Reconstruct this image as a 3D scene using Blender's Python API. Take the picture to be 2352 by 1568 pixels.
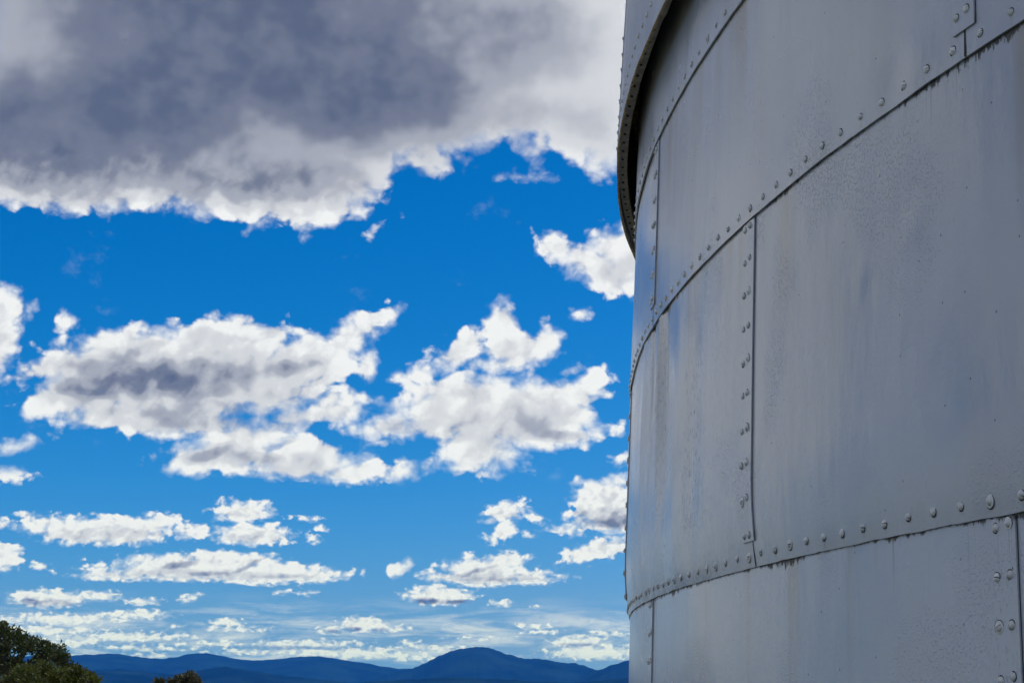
import bpy, bmesh, math, random
import numpy as np
from mathutils import Vector, Matrix, noise as mnoise

random.seed(7)
rng = np.random.default_rng(7)
for o in list(bpy.data.objects):
    bpy.data.objects.remove(o, do_unlink=True)
scn = bpy.context.scene
COL = scn.collection
R = math.radians

# ------------------------------------------------------------------ camera
EYE = 1.7
PITCH = 0.227
LENS = 55.0
FP = LENS / 36.0 * 2352.0            # focal length in pixels of a 2352 x 1568 frame
cam_d = bpy.data.cameras.new("camera")
cam_d.lens = LENS
cam_d.sensor_width = 36.0
cam_d.clip_start = 0.05
cam_d.clip_end = 60000.0
cam = bpy.data.objects.new("camera", cam_d)
cam.location = (0, 0, EYE)
cam.rotation_euler = (math.pi / 2 + PITCH, 0, 0)
COL.objects.link(cam)
scn.camera = cam


def direction(px, py):
    """unit direction in the world for a point measured on the photograph (2352 wide)"""
    v = Vector((px - 1176.0, FP, 784.0 - py))
    c, s = math.cos(PITCH), math.sin(PITCH)
    return Vector((v.x, v.y * c - v.z * s, v.y * s + v.z * c)).normalized()


def azel(px, py):
    d = direction(px, py)
    return math.degrees(math.atan2(d.x, d.y)), math.degrees(math.asin(d.z))


def at(px, py, dist):
    """point at horizontal distance dist along a direction"""
    d = direction(px, py)
    k = dist / math.hypot(d.x, d.y)
    return Vector((0, 0, EYE)) + d * k


# ------------------------------------------------------------------ node helper
class NB:
    def __init__(self, tree):
        self.t = tree

    def new(self, kind, **kw):
        n = self.t.nodes.new(kind)
        for k, v in kw.items():
            setattr(n, k, v)
        return n

    def put(self, sock, v):
        if isinstance(v, bpy.types.NodeSocket):
            self.t.links.new(v, sock)
        elif v is not None:
            sock.default_value = v

    def math(self, op, a, b=None, c=None, clamp=False):
        n = self.new("ShaderNodeMath", operation=op, use_clamp=clamp)
        for i, v in enumerate((a, b, c)):
            if v is not None:
                self.put(n.inputs[i], v)
        return n.outputs[0]

    def vec(self, op, a, b=None, c=None, out=0):
        n = self.new("ShaderNodeVectorMath", operation=op)
        for i, v in enumerate((a, b, c)):
            if v is not None:
                self.put(n.inputs[i], v)
        return n.outputs[out]

    def scale(self, a, s):
        n = self.new("ShaderNodeVectorMath", operation="SCALE")
        self.put(n.inputs[0], a)
        self.put(n.inputs["Scale"], s)
        return n.outputs[0]

    def comb(self, x, y, z=0.0):
        n = self.new("ShaderNodeCombineXYZ")
        for i, v in enumerate((x, y, z)):
            self.put(n.inputs[i], v)
        return n.outputs[0]

    def sep(self, v):
        n = self.new("ShaderNodeSeparateXYZ")
        self.put(n.inputs[0], v)
        return n.outputs

    def noise(self, vec, scale, detail=4.0, rough=0.5, dims="3D", dist=0.0, color=False, lac=2.0):
        n = self.new("ShaderNodeTexNoise", noise_dimensions=dims)
        if vec is not None:
            self.put(n.inputs["Vector"], vec)
        n.inputs["Scale"].default_value = scale
        n.inputs["Detail"].default_value = detail
        n.inputs["Roughness"].default_value = rough
        n.inputs["Lacunarity"].default_value = lac
        n.inputs["Distortion"].default_value = dist
        return n.outputs["Color" if color else "Fac"]

    def ramp(self, v, lo, hi, a=0.0, b=1.0, smooth=True):
        n = self.new("ShaderNodeMapRange", interpolation_type="SMOOTHSTEP" if smooth else "LINEAR")
        self.put(n.inputs["Value"], v)
        self.put(n.inputs["From Min"], lo)
        self.put(n.inputs["From Max"], hi)
        self.put(n.inputs["To Min"], a)
        self.put(n.inputs["To Max"], b)
        return n.outputs[0]

    def mix(self, f, a, b):
        n = self.new("ShaderNodeMix", data_type="RGBA")
        self.put(n.inputs["Factor"], f)
        self.put(n.inputs[6], a)
        self.put(n.inputs[7], b)
        return n.outputs[2]

    def mixf(self, f, a, b):
        n = self.new("ShaderNodeMix", data_type="FLOAT")
        self.put(n.inputs["Factor"], f)
        self.put(n.inputs[2], a)
        self.put(n.inputs[3], b)
        return n.outputs[0]


# ------------------------------------------------------------------ sky
SUN_AZ, SUN_EL = 78.0, 52.0          # behind the tower, to the right
world = bpy.data.worlds.new("World")
scn.world = world
world.use_nodes = True
wt = world.node_tree
wt.nodes.clear()
W = NB(wt)

# every entry: x, y, rx, ry (pixels of the 2352-wide photograph, turned into degrees of azimuth and elevation), tilt
CLOUDS = [
    # the great grey bank overhead
    (600, -420, 1500, 520, 0), (140, 170, 520, 300, 0), (590, 140, 460, 360, 0), (250, 380, 330, 95, 0), (700, 455, 150, 72, 0), (560, 470, 130, 45, 0), (1100, 70, 440, 262, 0), (1360, 190, 170, 195, 0), (890, 190, 330, 190, 0), (1385, 340, 60, 75, 0), (1235, 330, 34, 48, 0),
    (1010, 335, 45, 24, 0), (770, 470, 70, 40, 0), (120, 435, 150, 38, 0), (20, 425, 60, 36, 0), (820, 400, 90, 70, 0),
    # scraps below it
    (988, 374, 46, 34, 14), (1050, 355, 24, 14, 0), (1203, 403, 28, 8, 0), (862, 526, 15, 6, 28),
    # cloud beside the tower, upper right
    (1280, 572, 52, 34, -15), (1345, 592, 74, 40, 0), (1412, 568, 78, 52, 0), (1405, 632, 66, 52, 0), (1480, 600, 110, 80, 0),
    # left edge
    (0, 705, 62, 46, 0), (-18, 785, 56, 76, 0), (152, 746, 22, 16, 14), (92, 802, 10, 8, 0), (48, 868, 36, 5, 14),
    # large cumulus, left
    (400, 855, 300, 105, 0), (545, 798, 125, 76, 0), (265, 845, 160, 68, 0), (125, 915, 74, 38, 12), (200, 905, 120, 54, 0), (350, 955, 220, 48, 0), (680, 838, 150, 68, 15), (790, 778, 112, 40, 32), (855, 742, 56, 17, 25), (620, 900, 130, 50, 0), (450, 970, 190, 34, 0), (255, 970, 80, 24, 0),
    (770, 935, 90, 38, 15), (665, 965, 90, 34, 10), (845, 840, 26, 50, 0),
    (530, 1030, 136, 54, 8), (690, 1055, 135, 48, 0), (800, 1085, 62, 30, 0), (920, 1082, 76, 19, 14), (600, 1000, 90, 36, 0), (390, 1038, 24, 8, 14),
    # large cumulus, right
    (1158, 742, 40, 56, 0), (1190, 800, 82, 44, 0), (1055, 812, 84, 34, 22), (960, 862, 62, 24, 20), (1248, 782, 38, 32, 30), (1150, 835, 110, 22, 0), (1080, 775, 20, 16, 0),
    (1055, 925, 165, 74, 8), (1205, 945, 165, 82, 0), (1325, 905, 84, 44, 12), (905, 972, 98, 34, 10), (1105, 1022, 112, 44, 0), (1275, 1000, 112, 30, 0), (1000, 965, 110, 45, 0), (1085, 1062, 50, 26, 0), (1112, 1088, 18, 12, 0), (1165, 1050, 40, 14, -20),
    (1326, 720, 12, 6, 14), (1315, 845, 22, 12, 14), (1393, 1000, 8, 4, 0), (1432, 1056, 20, 8, 0), (875, 1015, 26, 10, 0), (1250, 868, 22, 14, 0),
    (30, 1024, 46, 13, 8), (12, 1090, 52, 18, 0),
    # lower rows
    (230, 1217, 158, 34, 0), (88, 1198, 56, 19, 0), (345, 1207, 66, 27, 12), (437, 1219, 50, 18, 6), (558, 1172, 74, 28, 0), (578, 1226, 96, 27, 0), (700, 1189, 30, 6, 0), (735, 1217, 22, 6, 0), (724, 1238, 14, 9, 0), (8, 1278, 44, 30, 0), (6, 1200, 18, 12, 0),
    (1163, 1173, 58, 24, 14), (1162, 1217, 32, 24, 25), (1126, 1241, 20, 10, 0), (1228, 1186, 30, 15, -25), (1216, 1224, 18, 8, 0),
    (1398, 1148, 86, 52, 0), (1440, 1185, 130, 42, 0), (1302, 1214, 44, 15, 0), (1385, 1258, 96, 26, 10), (1300, 1190, 20, 8, 25),
    (430, 1302, 190, 33, 6), (590, 1313, 150, 30, -4), (715, 1320, 84, 20, 0), (270, 1320, 100, 15, 6), (802, 1318, 24, 9, 0), (520, 1290, 130, 26, 0),
    (108, 1374, 90, 22, 6), (228, 1368, 50, 14, 0), (328, 1381, 44, 10, -6), (434, 1373, 28, 11, 10), (646, 1358, 24, 7, 0), (706, 1360, 24, 8, 0), (90, 1300, 14, 8, 0),
    (920, 1304, 34, 18, 25), (1112, 1312, 112, 37, 0), (1222, 1327, 78, 17, -4), (1010, 1322, 48, 14, 0), (1165, 1290, 50, 22, 0), (1008, 1368, 94, 23, 0), (1150, 1385, 32, 9, 0), (1226, 1392, 13, 5, 0), (990, 1355, 46, 16, 0),
    # the part of the sky that stands behind the tower
    (1680, 180, 260, 170, 0), (1950, 60, 320, 180, 0), (1900, 560, 150, 60, 0), (2050, 600, 120, 50, 0), (1640, 930, 130, 60, 0), (2150, 900, 190, 80, 0), (1800, 1230, 150, 30, 0), (2120, 1290, 160, 30, 0), (1620, 1330, 90, 18, 0), (1700, 1470, 160, 12, 0), (2100, 1480, 200, 14, 0),
    # thin rows above the hills
    (310, 1410, 84, 13, 5), (140, 1422, 170, 15, 0), (522, 1428, 42, 12, 0), (545, 1444, 90, 9, 0), (828, 1434, 62, 20, 0), (880, 1442, 74, 11, 0), (760, 1446, 56, 10, 0), (400, 1438, 18, 5, 0), (1225, 1437, 52, 9, 0), (1330, 1472, 84, 17, 4), (1120, 1466, 80, 8, 5), (940, 1475, 26, 9, 0), (1230, 1452, 50, 6, 0), (1400, 1455, 60, 9, 0),
    (700, 1478, 150, 11, 0), (480, 1476, 130, 9, 0), (280, 1462, 170, 13, 0), (100, 1446, 150, 12, 0), (90, 1476, 150, 12, 0), (330, 1488, 120, 7, 0), (1380, 1498, 140, 18, 0), (820, 1500, 220, 14, 0), (960, 1512, 70, 9, 0), (340, 1506, 60, 8, 0), (1000, 1486, 110, 9, 0), (600, 1497, 120, 9, 0),
]
# thick, shaded parts of those clouds: x, y, rx, ry, tilt, strength
SHADED = [
    (560, 40, 800, 420, 0, .78), (120, 290, 480, 230, 0, .70), (340, 230, 460, 240, 0, .78), (800, 200, 520, 220, 0, .76), (1080, 80, 440, 200, 0, .50), (1050, 265, 480, 130, 0, .30), (560, 400, 500, 120, 0, .50), (180, 420, 360, 75, 0, .40), (900, 350, 280, 80, 0, .32), (1330, 290, 170, 80, 0, .22), (600, -380, 1800, 420, 0, .72),
    (330, 872, 290, 54, 0, .62), (230, 884, 150, 40, 0, .62), (480, 858, 220, 50, 0, .48), (500, 940, 240, 28, 0, .40), (640, 850, 120, 26, 14, .55), (440, 785, 60, 26, 60, .30), (590, 770, 70, 14, 10, .22), (330, 805, 60, 18, 30, .35), (700, 880, 100, 22, 0, .25),
    (478, 1046, 74, 22, 10, .58), (590, 1052, 80, 20, 0, .42), (640, 1020, 60, 10, 15, .30), (730, 1075, 80, 12, 0, .2),
    (950, 985, 100, 13, 0, .32), (1285, 1000, 66, 16, 6, .55), (1140, 965, 130, 16, 0, .22), (1080, 900, 80, 14, 10, .16),
    (1950, 20, 300, 150, 0, .6), (1690, 190, 180, 90, 0, .4), (1980, 610, 180, 30, 0, .35), (2150, 930, 160, 40, 0, .4), (1960, 1290, 300, 18, 0, .3),
    (1430, 1194, 96, 20, 0, .75), (1345, 1190, 34, 30, 0, .45), (1420, 1130, 40, 10, 40, .2),
    (300, 1225, 110, 10, 0, .30), (560, 1182, 50, 6, 0, .25), (600, 1237, 80, 6, 0, .25), (412, 1298, 44, 9, 20, .62), (478, 1316, 62, 7, 0, .62), (560, 1303, 50, 6, 25, .5), (640, 1322, 70, 7, 0, .4),
    (75, 1382, 30, 12, 0, .6), (140, 1386, 60, 8, 0, .4), (1130, 1330, 120, 6, 0, .5), (1080, 1316, 70, 6, 10, .45), (978, 1381, 34, 9, 0, .95), (1055, 1382, 50, 6, 0, .9),
    (1100, 985, 260, 45, 0, .30), (1230, 972, 150, 50, 0, .28), (955, 975, 100, 25, 0, .28), (1120, 1045, 80, 25, 0, .20), (1190, 822, 80, 25, 0, .18), (420, 958, 300, 45, 0, .42), (650, 905, 150, 50, 0, .26), (300, 900, 230, 60, 0, .34), (560, 832, 130, 40, 0, .22), (690, 1075, 150, 35, 0, .26), (520, 1055, 140, 35, 0, .28), (760, 950, 90, 25, 0, .20), (1420, 625, 80, 45, 0, .20), (5, 810, 60, 60, 0, .16),
    (230, 1232, 150, 18, 0, .30), (575, 1181, 60, 14, 0, .24), (580, 1236, 90, 14, 0, .26), (450, 1318, 260, 16, 0, .30), (110, 1385, 85, 12, 0, .36), (1120, 1328, 150, 14, 0, .30), (1385, 1266, 80, 12, 0, .22), (1165, 1182, 50, 12, 0, .20), (1400, 1188, 80, 28, 0, .36),
    (812, 1444, 20, 7, 0, .8), (770, 1450, 22, 5, 0, .7), (870, 1445, 20, 5, 0, .6), (1330, 1480, 50, 5, 0, .6), (650, 1487, 180, 5, 0, .5),
]

tc = W.new("ShaderNodeTexCoord")
sx = W.sep(tc.outputs["Generated"])
az = W.math("MULTIPLY", W.math("ARCTAN2", sx[0], sx[1]), 57.29578)
el = W.math("MULTIPLY", W.math("ARCSINE", sx[2]), 57.29578)
ang = W.comb(az, el, 0.0)
out_az = W.math("ABSOLUTE", az)

sky = W.new("ShaderNodeTexSky", sky_type="NISHITA")
sky.sun_disc = False
sky.sun_elevation = R(SUN_EL)
sky.sun_rotation = R(SUN_AZ)
sky.altitude = 600.0
# a saturated (polarised) blue: per-channel contrast on the physical sky
sc_ = W.new("ShaderNodeSeparateColor")
W.put(sc_.inputs[0], sky.outputs[0])
ch = []
for i, (a, g, o_) in enumerate(((1.55, 2.1, -0.15), (0.65, 1.13, 0.0), (1.12, 0.98, 0.0))):
    v = W.math("MAXIMUM", W.math("MULTIPLY_ADD", sc_.outputs[i], 0.1, o_), 0.0)
    ch.append(W.math("MULTIPLY", W.math("POWER", v, g), a * 10.0))
cc = W.new("ShaderNodeCombineColor")
for i in range(3):
    W.put(cc.inputs[i], ch[i])
clear = cc.outputs[0]
TILTS = (0, -20, 14, 28, 50)


def sky_band(warp, warp_scale, det_scale, squash, amp, bias, soft_w, kind, pw):
    """turbulence shared by one height band of the sky: coarse high up, fine towards the horizon"""
    qv = W.vec("MULTIPLY", ang, (1, squash, 0))
    w0 = W.noise(qv, warp_scale, 2.5, 0.55, "2D")
    w1 = W.noise(W.vec("ADD", qv, (31.7, 12.3, 0)), warp_scale, 2.5, 0.55, "2D")
    px_ = W.math("MULTIPLY_ADD", W.math("SUBTRACT", w0, 0.5), warp, az)
    py_ = W.math("MULTIPLY_ADD", W.math("SUBTRACT", w1, 0.5), warp, el)
    turned = {0: W.comb(px_, py_, 0.0)}
    for tq in TILTS[1:]:
        ca, sa = math.cos(R(tq)), math.sin(R(tq))
        turned[tq] = W.comb(W.math("MULTIPLY_ADD", px_, ca, W.math("MULTIPLY", py_, sa)), W.math("MULTIPLY_ADD", px_, -sa, W.math("MULTIPLY", py_, ca)), 0.0)
    det = W.noise(qv, det_scale, 7.0, 0.52, "2D", dist=0.22)
    # round puffs: distance to scattered cell centres, warped by the same turbulence
    vo = W.new("ShaderNodeTexVoronoi", voronoi_dimensions="2D", feature="F1", normalize=True)
    W.put(vo.inputs["Vector"], W.vec("ADD", qv, W.scale(W.comb(w1, w0, 0.0), 0.9 / det_scale)))
    vo.inputs["Scale"].default_value = det_scale * 1.15
    vo.inputs["Detail"].default_value = 2.0
    vo.inputs["Roughness"].default_value = 0.48
    puff = W.math("SUBTRACT", 0.42, vo.outputs["Distance"])
    edge = W.math("MULTIPLY_ADD", W.math("SUBTRACT", det, 0.49), amp * 0.56, W.math("MULTIPLY_ADD", puff, amp * pw, bias))
    off = 0.13 / det_scale
    d_up = W.noise(W.vec("ADD", qv, (off * 0.6, off, 0)), det_scale, 4.0, 0.55, "2D", dist=0.22)
    soft = W.math("MULTIPLY", W.ramp(w1, 0.36, 0.64, 0.55, 1.6), soft_w)
    relief = W.math("MULTIPLY_ADD", W.math("SUBTRACT", det, d_up), -0.55, W.math("MULTIPLY_ADD", puff, -0.50, W.math("MULTIPLY", W.math("SUBTRACT", 0.5, d_up), 0.55)))
    shade_n = W.math("MULTIPLY_ADD", d_up, -1.1, 1.55)
    veil = 0.0
    if kind == "low":
        # thin sheets low over the hills
        tn = W.noise(W.vec("MULTIPLY", ang, (0.32, 2.2, 0)), 0.9, 5.0, 0.62, "2D", dist=0.3)
        tb = W.math("MULTIPLY", W.ramp(el, 4.0, 2.4), W.ramp(el, -2.0, 0.5))
        veil = W.math("MULTIPLY", W.math("MULTIPLY", W.ramp(tn, 0.40, 0.74), tb), 0.72)
    if kind == "high":
        bank = W.ramp(el, 17.0, 20.5)
        soft = W.math("MULTIPLY_ADD", bank, 0.30, soft)
        relief = W.math("MULTIPLY", relief, W.mixf(bank, 1.0, 0.07))
        shade_n = W.mixf(bank, shade_n, W.math("MULTIPLY_ADD", w0, -0.65, 1.32))
        wn_ = W.noise(W.vec("ADD", W.vec("MULTIPLY", ang, (0.7, 0.9, 0)), (40, 7, 0)), 0.6, 5.0, 0.66, "2D")
        veil = W.math("MULTIPLY", W.ramp(wn_, 0.62, 0.95), 0.16)
    return [("p%d" % i, "NodeSocketVector", turned[tq]) for i, tq in enumerate(TILTS)] + [
        ("edge", "NodeSocketFloat", edge), ("soft", "NodeSocketFloat", soft), ("veil", "NodeSocketFloat", veil), ("relief", "NodeSocketFloat", relief),
        ("shade_n", "NodeSocketFloat", shade_n), ("clear", "NodeSocketColor", clear)]


def prepare(entries):
    out = []
    for e in entries:
        x, y, rx, ry, tilt = e[:5]
        a, h = azel(x, y)
        tq = min(TILTS, key=lambda q: abs(q - tilt))
        ca, sa = math.cos(R(tq)), math.sin(R(tq))
        out.append(dict(a=a, h=h, qx=rx / 62.7, qy=ry / 62.7, tq=tq, ra=a * ca + h * sa, rh=-a * sa + h * ca, k=e[5] if len(e) > 5 else None))
    return out


def extent(q):
    """half size in azimuth and elevation of the area this cloud can still touch"""
    rmin = min(q["qx"], q["qy"])
    if q["k"] is None:
        reach = 1 + (0.16 + 0.065 * min(13.0, max(0.0, q["h"]))) / rmin
    else:
        reach = 1.55
    c, s_ = abs(math.cos(R(q["tq"]))), abs(math.sin(R(q["tq"])))
    mx = 0.06 + 0.03 * min(13.0, max(0.0, q["h"]))
    return (q["qx"] * c + q["qy"] * s_) * reach + mx, (q["qx"] * s_ + q["qy"] * c) * reach + mx


def sky_leaf(clouds, shades, SHARED):
    """background shader for one patch of sky, as a node group"""
    gt = bpy.data.node_groups.new("sky_patch", "ShaderNodeTree")
    for nm, st, _ in SHARED:
        gt.interface.new_socket(nm, in_out="INPUT", socket_type=st)
    gt.interface.new_socket("Shader", in_out="OUTPUT", socket_type="NodeSocketShader")
    G = NB(gt)
    gi = G.new("NodeGroupInput").outputs
    rot = {tq: gi["p%d" % i] for i, tq in enumerate(TILTS)}

    def field(q, m):
        v = G.vec("MULTIPLY_ADD", rot[q["tq"]], (m / q["qx"], m / q["qy"], 0), (-q["ra"] * m / q["qx"], -q["rh"] * m / q["qy"], 0))
        return G.vec("LENGTH", v, out=1)

    cover = None
    for q in clouds:
        rmin = min(q["qx"], q["qy"])
        s_ = G.math("SUBTRACT", rmin, field(q, rmin))
        cover = s_ if cover is None else G.math("MAXIMUM", cover, s_)
    if cover is None:
        alpha_ = gi["veil"]
    else:
        body_ = G.math("ADD", cover, gi["edge"])
        alpha_ = G.math("MAXIMUM", G.ramp(body_, 0.0, gi["soft"]), gi["veil"])
    sh = None
    for q in shades:
        s_ = G.ramp(field(q, 1.0), 1.45 if q["h"] < 17 else 1.12, 0.20, 0.0, q["k"])
        sh = s_ if sh is None else G.math("SMOOTH_MAX", sh, s_, 0.14)
    if sh is None:
        sh = gi["relief"]
    else:
        sh = G.math("MULTIPLY_ADD", sh, gi["shade_n"], gi["relief"])
    if cover is not None:
        sh = G.math("ADD", sh, G.ramp(body_, 0.15, 1.5, 0.0, 0.15))
    cr = G.new("ShaderNodeValToRGB")
    cr.color_ramp.interpolation = "EASE"
    els = cr.color_ramp.elements
    els[0].position, els[0].color = 0.0, (0.90, 0.91, 0.93, 1)
    els[1].position, els[1].color = 1.0, (0.106, 0.131, 0.202, 1)
    for pos, c in ((0.22, (0.67, 0.685, 0.73)), (0.5, (0.38, 0.40, 0.465)), (0.78, (0.17, 0.193, 0.26))):
        e = els.new(pos)
        e.color = (*c, 1)
    G.put(cr.inputs[0], sh)
    bgn = G.new("ShaderNodeBackground")
    bgn.inputs["Strength"].default_value = 0.1
    G.put(bgn.inputs["Color"], G.mix(alpha_, gi["clear"], G.scale(cr.outputs[0], 10.0)))
    go = G.new("NodeGroupOutput")
    gt.links.new(bgn.outputs[0], go.inputs[0])
    gn = W.new("ShaderNodeGroup")
    gn.node_tree = gt
    for nm, st, src in SHARED:
        W.put(gn.inputs[nm], src)
    return gn.outputs[0]


def touching(items, box):
    out = []
    for q in items:
        ex, ey = extent(q)
        if q["a"] + ex > box[0] and q["a"] - ex < box[1] and q["h"] + ey > box[2] and q["h"] - ey < box[3]:
            out.append(q)
    return out


def mix_shader(fac, s0, s1):
    n = W.new("ShaderNodeMixShader")
    W.put(n.inputs[0], fac)
    wt.links.new(s0, n.inputs[1])
    wt.links.new(s1, n.inputs[2])
    return n.outputs[0]


def sky_tree(clouds, shades, box, shared, depth=0):
    if len(clouds) + len(shades) <= 18 or depth >= 3:
        return sky_leaf(clouds, shades, shared)
    best = None
    for ax in (0, 1):
        lo, hi = box[2 * ax], box[2 * ax + 1]
        for t in (0.3, 0.4, 0.5, 0.6, 0.7):
            cut = lo + (hi - lo) * t
            b0, b1 = list(box), list(box)
            b0[2 * ax + 1] = cut
            b1[2 * ax] = cut
            n0 = len(touching(clouds, b0)) + len(touching(shades, b0))
            n1 = len(touching(clouds, b1)) + len(touching(shades, b1))
            score = n0 * t + n1 * (1 - t) + 0.3 * max(n0, n1)
            if best is None or score < best[0]:
                best = (score, ax, cut, b0, b1)
    _, ax, cut, b0, b1 = best
    fac = W.math("GREATER_THAN", az if ax == 0 else el, cut)
    return mix_shader(fac, sky_tree(touching(clouds, b0), touching(shades, b0), b0, shared, depth + 1), sky_tree(touching(clouds, b1), touching(shades, b1), b1, shared, depth + 1))


qc, qs = prepare(CLOUDS), prepare(SHADED)
FRAME = (-21.0, 21.0, -1.0, 30.5)
LOW, MID = 4.35, 7.85
low_f = sky_band(0.12, 2.4, 3.6, 1.8, 0.46, 0.02, 0.18, "low", 0.26)
mid_f = sky_band(0.30, 1.2, 2.2, 1.4, 0.80, 0.02, 0.24, "mid", 0.50)
high_f = sky_band(0.62, 0.55, 1.05, 1.2, 1.55, 0.06, 0.44, "high", 0.52)


def band(z0, z1, f):
    box = (FRAME[0], FRAME[1], z0, z1)
    return sky_tree(touching(qc, box), touching(qs, box), box, f)


inner = mix_shader(W.ramp(el, MID - 0.2, MID + 0.2), mix_shader(W.ramp(el, LOW - 0.12, LOW + 0.12), band(FRAME[2], LOW + 0.12, low_f), band(LOW - 0.12, MID + 0.2, mid_f)), band(MID - 0.2, FRAME[3], high_f))


# elsewhere in the sky the same weather goes on: broken cumulus, white with grey middles
gen = W.noise(tc.outputs["Generated"], 3.2, 6.0, 0.58)
g_alpha = W.ramp(gen, 0.45, 0.53)
g_shade = W.ramp(gen, 0.54, 0.74, 0.0, 0.62)
g_col = W.mix(g_shade, (8.3, 8.4, 8.7, 1), (1.9, 2.2, 3.2, 1))
bg_out = W.new("ShaderNodeBackground")
bg_out.inputs["Strength"].default_value = 0.1
W.put(bg_out.inputs["Color"], W.mix(g_alpha, clear, g_col))
in_frame = W.math("MULTIPLY", W.ramp(out_az, 21.0, 19.0), W.ramp(el, 30.5, 28.0))
outer = bg_out.outputs[0]
wo = W.new("ShaderNodeOutputWorld")
wt.links.new(mix_shader(in_frame, outer, inner), wo.inputs[0])
world.cycles.sampling_method = "MANUAL"
world.cycles.sample_map_resolution = 512

# ------------------------------------------------------------------ sun
sun_d = bpy.data.lights.new("sun", "SUN")
sun_d.energy = 3.2
sun_d.angle = R(0.53)
sun_d.color = (1.0, 0.95, 0.87)
sun = bpy.data.objects.new("sun", sun_d)
sdir = Vector((math.sin(R(SUN_AZ)) * math.cos(R(SUN_EL)), math.cos(R(SUN_AZ)) * math.cos(R(SUN_EL)), math.sin(R(SUN_EL))))
sun.rotation_euler = sdir.to_track_quat("Z", "Y").to_euler()
sun.location = sdir * 60
COL.objects.link(sun)

# ------------------------------------------------------------------ exposure and render settings
scn.view_settings.view_transform = "Standard"
scn.view_settings.look = "None"
scn.view_settings.exposure = 0.0
scn.view_settings.gamma = 1.0
scn.view_settings.use_curve_mapping = False
scn.render.engine = "CYCLES"
scn.cycles.use_denoising = True
scn.cycles.use_adaptive_sampling = True
scn.cycles.adaptive_threshold = 0.02
scn.cycles.max_bounces = 4
scn.cycles.diffuse_bounces = 2
scn.cycles.glossy_bounces = 2
scn.cycles.transparent_max_bounces = 8
scn.cycles.volume_bounces = 1
scn.cycles.sample_clamp_indirect = 8.0


# ------------------------------------------------------------------ object helpers
def link(name, me, parent=None, mats=()):
    o = bpy.data.objects.new(name, me)
    COL.objects.link(o)
    if parent is not None:
        o.parent = parent
    if me is not None:
        for m in mats:
            if m.name not in [x.name for x in me.materials if x]:
                me.materials.append(m)
    return o


def tag(o, label=None, category=None, group=None, kind=None):
    for k, v in (("label", label), ("category", category), ("group", group), ("kind", kind)):
        if v:
            o[k] = v
    return o


def mesh(name, verts, faces, uvs=None, smooth=True):
    me = bpy.data.meshes.new(name)
    me.from_pydata(verts, [], faces)
    if uvs:
        for lname, data in uvs.items():
            lay = me.uv_layers.new(name=lname)
            vi = np.empty(len(me.loops), dtype=np.int32)
            me.loops.foreach_get("vertex_index", vi)
            lay.data.foreach_set("uv", np.asarray(data, dtype=np.float32)[vi].ravel())
    if smooth:
        me.polygons.foreach_set("use_smooth", np.ones(len(me.polygons), dtype=bool))
    me.update()
    return me


def material(name):
    m = bpy.data.materials.new(name)
    m.use_nodes = True
    n = NB(m.node_tree)
    b = m.node_tree.nodes["Principled BSDF"]
    return m, n, b


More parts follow.
